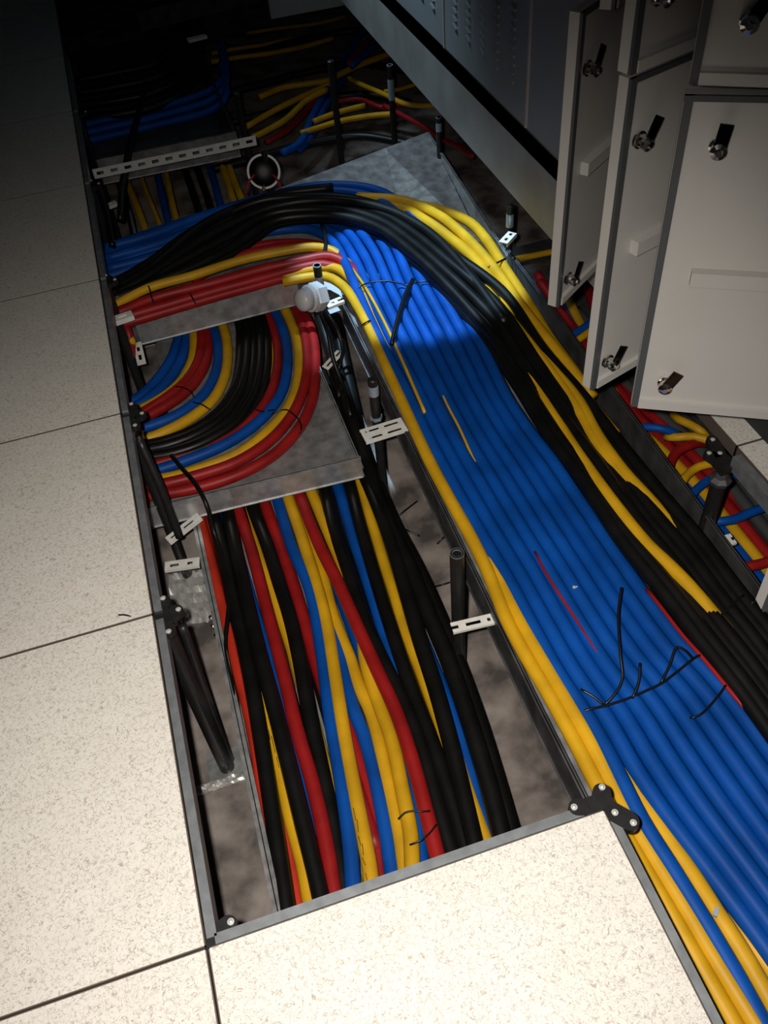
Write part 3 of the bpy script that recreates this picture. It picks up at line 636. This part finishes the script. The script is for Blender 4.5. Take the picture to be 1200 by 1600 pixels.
# ---------------------------------------------------------------- pedestals
def screw(bm, x, y, z, r_=.0032):
    lathe(bm, (x, y, z), (0, 0, 1), [(r_*1.6, 0), (r_*1.6, .001), (r_, .0012), (r_*.8, .003), (r_*.25, .0038)], 12)
g = 'raised floor pedestals'
def pedestal(label, x, y, zt, rt=.0145, zf=-.62, hollow=False, tip=None, tipz=0, collar=None, head=False):
    e = empty('floor_pedestal', (x, y, zf)); tag(e, label, 'floor pedestal', g)
    H = zt-zf
    bm = bmesh.new()
    if hollow:
        lathe(bm, (0, 0, .004), (0, 0, 1), [(rt, 0), (rt, H-.006), (rt-.0015, H-.004), (rt-.005, H-.004), (rt-.0055, H-.006), (rt-.0055, 0)], 24, closed=True)
    else:
        lathe(bm, (0, 0, .004), (0, 0, 1), [(rt, 0), (rt, H-.007), (rt*.75, H-.004)], 24)
    link('tube', bm, BLKM, e, smooth=False)
    if hollow:
        bm = bmesh.new(); lathe(bm, (0, 0, H-.0035), (0, 0, 1), [(rt*.62, 0), (rt*.98, 0), (rt*.98, .003), (rt*.62, .003)], 24, closed=True); link('rim', bm, GALV, e)
    bm = bmesh.new(); box(bm, -.045, -.045, 0, .045, .045, .003); link('foot_plate', bm, GALV, e, bevel=.001)
    if tip:
        bm = bmesh.new(); lathe(bm, (0, 0, H-tip), (0, 0, 1), [(rt*1.06, 0), (rt*1.06, tip*.55), (rt*.98, tip*.62), (rt*.98, tip-tipz)], 24)
        link('zinc_sleeve', bm, ZINC, e, smooth=False)
    if collar is not None:
        bm = bmesh.new(); lathe(bm, (0, 0, collar-zf), (0, 0, 1), [(rt*1.0, 0), (rt*1.3, .0), (rt*1.3, .009), (rt*1.0, .009)], 6)
        link('lock_nut', bm, ZINC, e)
    return e
def head_plate(label_none, e, arms, zt=-.006, sc=1.):
    """cast head: a cross of rounded arms with screws, in the pedestal's coordinates"""
    bm = bmesh.new(); z = zt-e.location.z
    for (dx, dy, L_, wd) in arms:
        a = math.atan2(dy, dx); mx = Matrix.Rotation(a, 4, 'Z'); mx.translation = (0, 0, z)
        box(bm, 0, -wd/2, -.012, L_-wd/2, wd/2, 0, mx)
        c = mx @ Vector((L_-wd/2, 0, -.012)); cyl(bm, c, (0, 0, 1), wd/2-.0003, .0116, 20)
    box(bm, -.019, -.019, z-.014, .019, .019, z+.0012)
    link('pedestal_head', bm, BLKM, e)
    for (dx, dy, L_, wd) in arms:
        for t in (.35, .85) if L_ > .05 else (.8,):
            bm = bmesh.new(); screw(bm, dx*L_*t, dy*L_*t, z+.0005); link('screw', bm, SCREW, e, smooth=False)
pedestal('hollow black pedestal tube standing on the bare subfloor between the two bundles', .592, .6, -.08, .0150, hollow=True)
pedestal('black pedestal with a bluish sleeve beside the tray corner', .595, 1.2, -.085, .0125, tip=.05, tipz=.012, collar=-.215)
pedestal('bluish necked pedestal rising through the red cables beside the white fitting', .602, 1.79, -.105, .0125, tip=.09, tipz=0)
e = pedestal('black pedestal beside the loose coloured loops at the right', 1.175, .59, -.075, .0165)
bm = bmesh.new(); lathe(bm, (0, 0, .62-.085), (0, 0, 1), [(.022, 0), (.024, .01), (.016, .018), (.012, .03)], 8); link('adjuster', bm, GALVD, e)
head_plate('', e, [(-.35, .93, .05, .026), (.2, .97, .085, .026)], zt=-.03)
e = pedestal('black pedestal half hidden between the first and second cabinet doors', 1.205, 1.2, -.08, .014, tip=.03)
pedestal('black pedestal with pale sleeve below the plinth, beside the amber cables', 1.205, 1.78, -.05, .011, tip=.07, tipz=.01)
pedestal('pedestal with shining blue tip beside the tray corner, under the plinth', 1.236, 2.50, -.075, .010, tip=.05)
pedestal('pedestal with a long blue sleeve in the rear junction', 1.19, 2.92, -.03, .012, tip=.13)
pedestal('thin dark pedestal behind the ring of the open conduit', .59, 2.42, -.03, .012)
pedestal('thin dark pedestal in the middle of the rear junction', .99, 3.05, -.02, .013)
pedestal('dark pedestal at the left of the rear junction', .6, 3.0, -.05, .012)
e = pedestal('corner pedestal with black screwed head at the tip of the bright tile', .6, .006, -.03, .014)
head_plate('', e, [(-1, .28, .05, .026), (.45, .9, .036, .028), (.62, -.78, .058, .03)], zt=-.003)
bm = bmesh.new(); zz = .617
for px, py in [(893,1259),(921,1253),(945,1237),(957,1266),(978,1292)]:
    pass
bm.free()
e = pedestal('pedestal with small black screwed corner under the lower left seam', .006, .012, -.03, .014)
head_plate('', e, [(.93, .36, .042, .026)], zt=-.006)
e = pedestal('left side pedestal with dark tube beside the stained subfloor strip', .008, .6, -.03, .018)
head_plate('', e, [(1, .1, .045, .03), (.3, 1, .05, .03), (.3, -1, .05, .03)], zt=-.012)
bm = bmesh.new(); tube(bm, [(.03, .01, .55), (.02, .01, .3), (.012, .012, .01)], .009, 12); link('threaded_rod', bm, BLKM, e, smooth=True)
e = pedestal('left side pedestal with dark tube beside the U bend tray front', .008, 1.2, -.03, .014)
head_plate('', e, [(1, -.1, .045, .03), (.4, 1, .05, .03), (.4, -1, .05, .03)], zt=-.012)
bm = bmesh.new(); tube(bm, [(.012, -.03, .56), (.025, -.08, .45), (.03, -.12, .30)], .010, 12); link('brace_rod', bm, BLKM, e, smooth=True)
bm = bmesh.new(); lathe(bm, (.012, -.025, .575), (.2, -.6, -.5), [(.014, 0), (.016, .006), (.010, .012), (.010, .02)], 8); link('lock_nut', bm, CHROME, e)
e = pedestal('left side pedestal behind the white bracket at the red cables', .006, 1.8, -.03, .014)
head_plate('', e, [(1, 0, .04, .03), (.3, 1, .04, .03)], zt=-.012)
e = pedestal('left side pedestal under the end of the rear slotted rail', .01, 2.4, -.03, .015)
head_plate('', e, [(1, 0, .04, .03), (.3, 1, .04, .03)], zt=-.012)
e = pedestal('left side pedestal behind the slotted rail in the dark', .01, 3.0, -.03, .015)
head_plate('', e, [(1, 0, .04, .03)], zt=-.012)

# ---------------------------------------------------------------- slotted white brackets
g = 'white slotted brackets'
def bracket(label, a, b, z, wd, slots, rows=1, vert=False, flange=None, dz2=0., thick=.0025, m=WHT):
    """strip from pixel a to pixel b with cut slots; wd in metres towards the camera side"""
    p = at(*a, z); q = at(*b, z+dz2); d = (q-p); L_ = d.length; d.normalize()
    n = Vector((0, 0, 1)).cross(d).normalized(); k = d.cross(n)
    if vert: n = Vector((0, 0, 1)); n = (n-d*n.dot(d)).normalized(); k = d.cross(n)
    e = empty('slotted_bracket', p); tag(e, label, 'bracket', g)
    mx = Matrix((d, n, k)).transposed().to_4x4()
    bm = bmesh.new(); hb = wd/rows
    for r_ in range(rows):
        y0 = -wd/2+r_*hb; y1 = y0+hb; sh = hb*.34
        box(bm, 0, y0, 0, L_, (y0+y1)/2-sh/2, thick, mx); box(bm, 0, (y0+y1)/2+sh/2, 0, L_, y1, thick, mx)
        edges = [0]+[v for s in slots for v in s]+[1]
        for i in range(0, len(edges), 2):
            if edges[i+1]-edges[i] > .004:
                box(bm, edges[i]*L_, (y0+y1)/2-sh/2, 0, edges[i+1]*L_, (y0+y1)/2+sh/2, thick, mx)
    o = link('slotted_plate', bm, m, e)
    if flange:
        bm = bmesh.new(); box(bm, 0, -wd/2, -flange, L_, -wd/2+.002, 0, mx); box(bm, 0, wd/2-.002, -flange, L_, wd/2, 0, mx)
        link('flange', bm, m, e)
    return e
bracket('wide white bracket with four slots on the sleeved pedestal', (567,683), (632,663), -.205, .052, [(.1, .42), (.55, .88)], rows=2, flange=.004)
bracket('white bracket with an open end slot beneath the hollow pedestal', (706,982), (770,967), -.235, .026, [(-.0, .16), (.34, .7), (.86, .94)], flange=.004)
bracket('white bracket with open end slot beside the right hand pedestal', (1108,852), (1146,842), -.24, .028, [(.0, .45), (.9, 1.0)], flange=.004)
bracket('small white bracket on the pedestal behind the amber cables', (786,380), (801,364), -.12, .028, [(.2, .45), (.7, .9)], flange=.01)
bracket('small white slotted bracket lying over the left end of the red cables', (177,500), (207,490), -.10, .030, [(.25, .7)], flange=.012)
bracket('upright white bracket with two holes under the silver tray wall', (214,536), (222,570), -.26, .026, [(.2, .4), (.55, .8)], dz2=-.02)
bracket('tilted white bracket with an open fork by the falling black leads', (508,576), (532,550), -.22, .024, [(.12, .5), (.72, 1)], dz2=.02)
bracket('slanting white slotted bracket at the left, just below the U bend tray', (262,845), (312,806), -.36, .024, [(.1, .35), (.5, .8)], dz2=.02, flange=.008)
bracket('level white slotted bracket above the shiny foil at the left', (258,886), (312,878), -.42, .030, [(.15, .4), (.65, .8)], flange=.006)
bracket('long white slotted rail across the dark opening at the rear', (146,272), (400,219), -.085, .034, [(i/12+.02, i/12+.062) for i in range(12)], vert=True)
bracket('small white bracket half hidden by the thin dark pedestal at the rear left', (293,62), (322,55), -.1, .030, [(.1, .3), (.7, .9)], flange=.01)
bracket('left bit of white bracket in the dark by the floor rail', (150,328), (182,316), -.3, .028, [(.2, .4), (.6, .8)], flange=.01)
bracket('white bracket stub next to the white fitting', (510,478), (535,468), -.15, .028, [(.3, .5), (.7, 1)], flange=.006)
# dark corner gusset behind the fitting
bm = bmesh.new(); A = [at(500, 437, -.2), at(527, 434, -.2), at(540, 482, -.24), at(512, 492, -.25)]
vs = [bm.verts.new(p) for p in A]; vb = [bm.verts.new(p-Vector((0, 0, .002))) for p in A]
bm.faces.new(vs); bm.faces.new(vb[::-1])
for i in range(4): bm.faces.new((vs[i], vb[i], vb[(i+1) % 4], vs[(i+1) % 4]))
tag(link('corner_gusset', bm, GALVD), 'dark tilted steel gusset at the inner corner of the wide tray', 'gusset')

# ---------------------------------------------------------------- white fitting, open conduit
p = at(497, 463, -.10); ax = (at(470, 470, -.085)-p).normalized()
e = empty('cable_gland', p); tag(e, 'white plastic gland with round cap beside the bluish pedestal', 'cable fitting')
bm = bmesh.new(); lathe(bm, (0, 0, 0), ax, [(.036, -.014), (.041, -.009), (.041, .019), (.036, .024)], 6); link('hex_body', bm, WPL, e)
bm = bmesh.new(); lathe(bm, ax*.024, ax, [(.037, 0), (.038, .004), (.038, .010), (.035, .013)], 28); link('ring', bm, WPL, e, smooth=False)
bm = bmesh.new(); lathe(bm, ax*.036, ax, [(.031, 0), (.031, .019), (.028, .027), (.017, .033), (.004, .034)], 28); link('cap', bm, WPL, e, smooth=True)
p = at(412, 268, -.09); e = empty('open_conduit', p); tag(e, 'open conduit end with a white ring and red wires at the rear', 'conduit')
ax = (CP-p).normalized()
bm = bmesh.new(); lathe(bm, (0, 0, 0), ax, [(.049, 0), (.056, 0), (.056, .012), (.049, .012)], 32, closed=True); link('white_ring', bm, WPL, e, smooth=False)
bm = bmesh.new(); lathe(bm, -ax*.07, ax, [(.045, 0), (.045, .07), (.028, .078), (.012, .08)], 24); link('black_plug', bm, BLK, e, smooth=True)
bm = bmesh.new(); lathe(bm, RIGHT*.0-UP*.048+ax*.02, -UP+ax*.3, [(.006, 0), (.006, .02), (.004, .022)], 12); link('copper_tip', bm, COPP, e, smooth=True)
for s in (-1, 1):
    bm = bmesh.new(); tube(bm, [RIGHT*s*.03+ax*.02-UP*.01, RIGHT*s*.05+ax*.015-UP*.035, RIGHT*s*.062-UP*.08], .004, 8, .01); link('wire', bm, RED, e, smooth=True)

# ---------------------------------------------------------------- bits on the subfloor
def foil(label, poly_px, z, amp, m=CHROME, nx=14, ny=10, name='foil_sheet'):
    a, b, c, d = [at(x, y, z) for x, y in poly_px]; bm = bmesh.new(); V = []
    for j in range(ny+1):
        for i in range(nx+1):
            s, t = i/nx, j/ny; p = (a*(1-s)+b*s)*(1-t)+(d*(1-s)+c*s)*t
            p.z += amp*abs(noise.noise(p*55)); V.append(bm.verts.new(p))
    for j in range(ny):
        for i in range(nx):
            k = j*(nx+1)+i; bm.faces.new((V[k], V[k+nx+1], V[k+nx+2], V[k+1]))
    o = link(name, bm, m, smooth=False); sol = o.modifiers.new('s', 'SOLIDIFY'); sol.thickness = .0006
    return tag(o, label, 'foil')
FOIL = mat('aluminium_foil', (.85, .83, .8), .32, .6)
foil('crumpled shiny foil below the level white bracket at the left', [(264,900), (326,892), (334,972), (270,980)], -.60, .022, FOIL)
foil('thin crumpled foil seam across the stained subfloor strip', [(302,1232), (380,1206), (383,1219), (306,1246)], -.612, .016, FOIL, 22, 4, 'foil_seam')
bm = bmesh.new()
for x, y in [(330,965),(333,978),(338,993)]: lathe(bm, at(x, y, -.50), (0, 0, 1), [(.006, 0), (.006, .004), (.003, .006)], 10)
tag(link('rivet_row', bm, CHROME), 'three bright rivets beside the left rail of the low tray', 'rivets')
bm = bmesh.new()
for x, y in [(663,733),(664,745),(675,755),(677,768)]: lathe(bm, at(x, y, -.30), (-1, -.3, .3), [(.007, 0), (.007, .005), (.004, .009)], 8)
tag(link('bolt_row', bm, CHROME), 'four bright bolts beside the yellow edge cable', 'bolts')

# ---------------------------------------------------------------- cabinets
XF = 1.2
PZ0, PZ1 = 0.0, .172
bm = bmesh.new(); box(bm, XF-.006, .74, 0, XF+.04, 3.62, PZ1); box(bm, XF-.006, .74, PZ1-.004, XF+.12, 3.62, PZ1)
tag(link('cabinet_plinth', bm, PLI, bevel=.002), 'long grey steel plinth beam running under the row of cabinets', 'plinth')
bm = bmesh.new(); box(bm, XF-.32, 3.62, -.02, XF+.04, 3.66, .12)
tag(link('plinth_end', bm, PLI, bevel=.002), 'light steel end piece where the plinth meets the rear, at the top', 'plinth end')
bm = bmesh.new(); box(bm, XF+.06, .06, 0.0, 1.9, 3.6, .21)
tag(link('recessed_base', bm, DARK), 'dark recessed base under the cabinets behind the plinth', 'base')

def closed_cabinet(y0, y1, label, louv=True):
    e = empty('cabinet', (XF+.3, (y0+y1)/2, .22)); tag(e, label, 'cabinet', 'grey cabinets in the row'); o_ = e.location
    bm = bmesh.new(); box(bm, XF+.012-o_.x, y0+.002-o_.y, 0, XF+.65-o_.x, y1-.002-o_.y, 2.1); link('body', bm, CABB, e)
    bm = bmesh.new(); box(bm, XF-o_.x, y0+.006-o_.y, .0, XF+.0118-o_.x, y1-.008-o_.y, 2.08)
    if louv:
        n = 5; yy = y1-.12
        for c in range(n):
            yc = y0+.10+c*(y1-y0-.2)/(n-1)
            for k in range(34):
                z = .09+k*.022
                mx = Matrix.Rotation(.35, 4, 'X'); mx.translation = (XF-.001-o_.x, yc-o_.y, z)
                box(bm, -.006, -.014, -.004, .002, .014, .004, mx)
    link('panel', bm, CABB, e)
    bm = bmesh.new(); box(bm, XF-.004-o_.x, y0-.004-o_.y, .0, XF+.01-o_.x, y0+.004-o_.y, 2.08); link('edge_trim', bm, CAB, e)
    return e
closed_cabinet(1.11, 1.684, 'closed plain cabinet behind the dark first door', False)
closed_cabinet(1.684, 2.317, 'closed cabinet with louvre columns left of the first door')
closed_cabinet(2.317, 2.95, 'closed louvred bluish cabinet at the top of the view')
closed_cabinet(2.95, 3.58, 'closed louvred cabinet farthest back')

def lock(door, u, z, w_, ang=-.35):
    bm = bmesh.new(); p = Vector((w_-u, 0, z))
    lathe(bm, p, (0, 1, 0), [(.013, 0), (.013, .004), (.010, .005), (.010, .014), (.0115, .014), (.0115, .020), (.006, .023), (.0045, .026)], 14)
    link('lock_barrel', bm, CHROME, door)
    bm = bmesh.new(); mx = Matrix.Rotation(ang, 4, 'Y'); mx.translation = p+Vector((0, .0185, 0))
    box(bm, -.009, -.0015, 0, .009, .0015, .038, mx); link('lock_cam', bm, MIRR, door, bevel=.001)
def door(cabinet, hinge, free, z0, z1, label, locks, rib=None, hid=True):
    h = Vector((*hinge, 0)); f = Vector((*free, 0)); d = f-h; w_ = d.length
    e = bpy.data.objects.new('door', None); COL.objects.link(e); e.parent = cabinet
    e.location = Vector((hinge[0], hinge[1], z0))-cabinet.location; e.rotation_euler = (0, 0, math.atan2(d.y, d.x)); e['label'] = label
    H = z1-z0
    bm = bmesh.new(); box(bm, 0, -.022, 0, w_, -.004, H); link('door_panel', bm, CAB, e, bevel=.002)
    bm = bmesh.new(); box(bm, w_-.012, -.004, .0, w_-.0005, .0015, H); box(bm, 0, -.004, H-.008, w_, .001, H)
    link('gasket', bm, GASK, e)
    bm = bmesh.new(); box(bm, 0, -.004, 0, w_-.012, .004, .016)
    link('bottom_lip', bm, CAB, e, bevel=.003)
    if rib:
        bm = bmesh.new(); box(bm, .03, -.004, rib-.012, w_-.055, .012, rib+.012); link('stiffener', bm, CAB, e, bevel=.006)
    for u, z, an in locks: lock(e, u, z, w_, an)
    return e
def open_cabinet(y0, y1, label):
    e = empty('cabinet', (XF+.3, (y0+y1)/2, .22)); tag(e, label, 'cabinet', 'grey cabinets in the row'); o_ = e.location
    bm = bmesh.new()
    def bx(a, b, c, d_, f_, g_): box(bm, a-o_.x, b-o_.y, c-.22, d_-o_.x, f_-o_.y, g_-.22)
    bx(XF+.02, y0+.002, .22, XF+.6, y0+.012, 1.6); bx(XF+.02, y1-.012, .22, XF+.6, y1-.002, 1.6)
    bx(XF+.02, y0+.012, .22, XF+.6, y1-.012, .23); bx(XF+.02, y0+.012, 1.59, XF+.6, y1-.012, 1.6); bx(XF+.59, y0+.012, .23, XF+.6, y1-.012, 1.59)
    bx(XF+.02, y0+.012, .762, XF+.6, y1-.012, .772)
    link('body', bm, CABB, e); return e
c1 = open_cabinet(.76, 1.10, 'cabinet with the darkest open doors, nearest the plinth')
c2 = open_cabinet(.41, .745, 'cabinet whose open doors stand in the middle of the three')
c3 = open_cabinet(.06, .40, 'cabinet with the broad fully swung doors at the right edge')
c4 = open_cabinet(-.30, .05, 'cabinet outside the frame whose door corner shows at the right edge')
LK = [(.032, .455, -.5), (.032, .052, -.5)]
door(c1, (XF, 1.10), (.926, .90), .22, .768, 'dark looking lower door, left of the three', LK, .27)
door(c1, (XF, 1.10), (.960, .865), .776, 1.3, 'upper door above the dark one', [(.032, .08, -.5)])
door(c2, (XF, .75), (.872, .640), .22, .768, 'narrow looking lower door between the others', LK, .27)
door(c2, (XF, .75), (.866, .636), .776, 1.3, 'upper door with lock cut by the picture edge', [(.034, .09, -.5)])
door(c3, (XF, .41), (.917, .575), .22, .762, 'broad lower door facing the viewer', [(.055, .475, -.1), (.05, .06, -.45)], .27)
door(c3, (XF, .41), (.928, .588), .770, 1.3, 'broad upper door facing the viewer', [(.06, .08, -.45)])
door(c4, (XF, .06), (.876, .11), .22, .762, 'door corner at the right edge', [])
